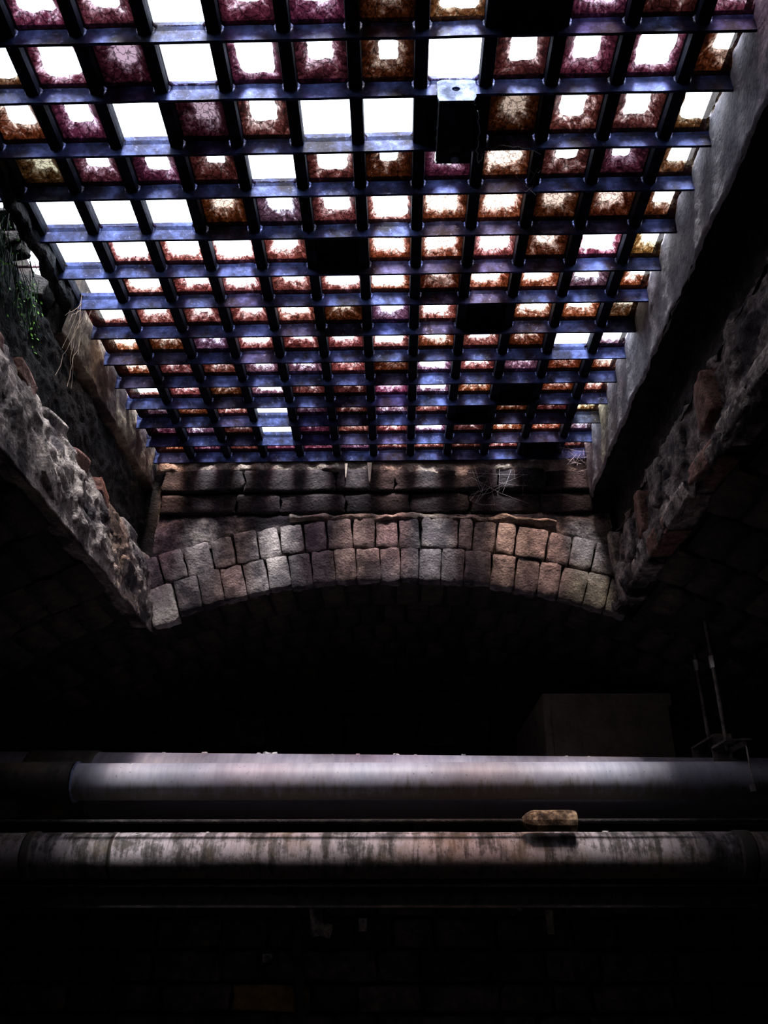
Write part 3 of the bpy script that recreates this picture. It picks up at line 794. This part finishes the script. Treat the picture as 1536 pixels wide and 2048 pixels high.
# boxed duct, and the bar on the back wall
t = thing('boxed_duct', 'brown boxed duct jutting from the back wall behind the pipes, right of centre', 'duct', (0.765, 3.20, 0.44 + E0))
mb = MB(); mb.box(-0.205, 0.225, -0.10, 0.655, 0, 0.295); mb.build('box', M['slab'], t)
mb = MB(); mb.box(-0.23, 0.235, -0.115, 0.655, 0.295, 0.335); mb.build('lid', M['slab'], t)
mb = MB(); mb.box(-0.23, -0.205, -0.108, 0.655, 0, 0.295); mb.build('edge_trim', M['slab'], t)
mb = MB(); mb.tube([(-0.44, 3.80, 0.30 + E0), (-0.22, 3.62, -1.5 + E0)], 0.022, 12)
tag(mb.build('iron_bar', M['dark_steel'], None, True), 'slanting dark iron bar leaning on the back wall below the pipes', 'bar')

# ------------------------------------------------------------------ plants, roots, webs, splinters
pl = thing('creeper', 'green leafed creeper on the black wet wall at the left', 'plant', (-0.86, 1.50, 1.36 + E0))
ps = random.Random(11)
mb = MB(); lf = MB()
for i in range(70):
    y = ps.uniform(1.22, 1.58); h = ps.uniform(1.32, 1.43) 
    P = [Vector((0.0 + ps.uniform(0, .01), y - 1.50, h - 1.36))]
    for s in range(6):
        P.append(P[-1] + Vector((ps.uniform(-.002, .005), ps.uniform(-.004, .02), -ps.uniform(.010, .026))))
    mb.tube(P, 0.0011, 4)
    for p in P[1:]:
        if ps.random() < 0.42:
            s = ps.uniform(0.0025, 0.0055); a = ps.uniform(0, 6.28); d = Vector((0.35, math.cos(a), math.sin(a))).normalized() * s
            e = Vector((ps.uniform(-1, 1), -math.sin(a), math.cos(a))).normalized() * s * 0.55
            c = p + Vector((0.004, 0, 0))
            lf.quad([c - d, c + e, c + d, c - e])
mb.build('stems', M['moss'], pl)['kind'] = 'stuff'
lf.build('leaves', M['leaf'], pl)['kind'] = 'stuff'
tf = thing('dry_roots', 'tuft of dry straw coloured roots hanging from the left kerb', 'roots', (-0.85, 1.80, 1.50 + E0))
mb = MB()
for i in range(13):
    P = [Vector((0.012 + ps.uniform(-.004, .012), ps.uniform(-.03, .045), ps.uniform(0.02, .05)))]
    dy = ps.uniform(-.012, .006)
    for s in range(ps.randint(4, 15)): P.append(P[-1] + Vector((ps.uniform(-.004, .004), dy + ps.uniform(-.006, .006), -ps.uniform(.014, .026))))
    mb.tube(P, 0.0006, 4)
for i in range(22):
    P = [Vector((0.012, ps.uniform(-.02, .06), 0.03))]
    for s in range(4): P.append(P[-1] + Vector((ps.uniform(0, .012), ps.uniform(-.008, .012), ps.uniform(-.008, .010))))
    mb.tube(P, 0.0005, 4)
mb.build('roots', M['straw'], tf)['kind'] = 'stuff'

def web(cx, cy, cz, sx, sy, sz, n, seed, label):
    q = random.Random(seed); mb = MB()
    for i in range(n):
        a = Vector((cx + q.uniform(-sx, sx), cy + q.uniform(-sy, sy), cz + q.uniform(-sz, sz)))
        b = Vector((cx + q.uniform(-sx, sx), cy + q.uniform(-sy, sy), cz + q.uniform(-sz, sz)))
        mid = (a + b) / 2 - Vector((0, 0, q.uniform(0, 0.015)))
        mb.tube([a, mid, b], 0.00035, 3)
    o = mb.build('cobweb', M['web']); tag(o, label, 'cobweb'); return o
web(0.62, 2.57, 1.46 + E0, 0.055, 0.04, 0.045, 46, 1, 'dense bluish cobweb in the far right corner of the grating')
web(0.36, 2.60, 1.38 + E0, 0.11, 0.012, 0.075, 26, 2, 'fine cobweb across the top brick courses of the far wall')
web(0.27, 1.33, 1.46 + E0, 0.05, 0.05, 0.02, 9, 3, 'thin cobweb strands beside the steel bracket')
def splinter(x, h0, h1, w, label):
    v = [(x - w, Y1 - .012, h1 + E0), (x + w, Y1 - .012, h1 + E0), (x + w * .3, Y1 - .02, h0 + E0), (x - w * .2, Y1 - .02, h0 + E0),
         (x - w, Y1 + .004, h1 + E0), (x + w, Y1 + .004, h1 + E0), (x + w * .3, Y1 - .008, h0 + E0), (x - w * .2, Y1 - .008, h0 + E0)]
    o = mesh_obj('splinter', v, [(0, 3, 2, 1), (4, 5, 6, 7), (0, 1, 5, 4), (1, 2, 6, 5), (2, 3, 7, 6), (3, 0, 4, 7)], M['wood'])
    tag(o, label, 'splinter')
splinter(-0.087, 1.40, 1.478, 0.008, 'longer pale wooden splinter hanging at the middle of the far wall top')
splinter(-0.170, 1.415, 1.475, 0.005, 'thin grey splinter hanging left of the longer pale one')
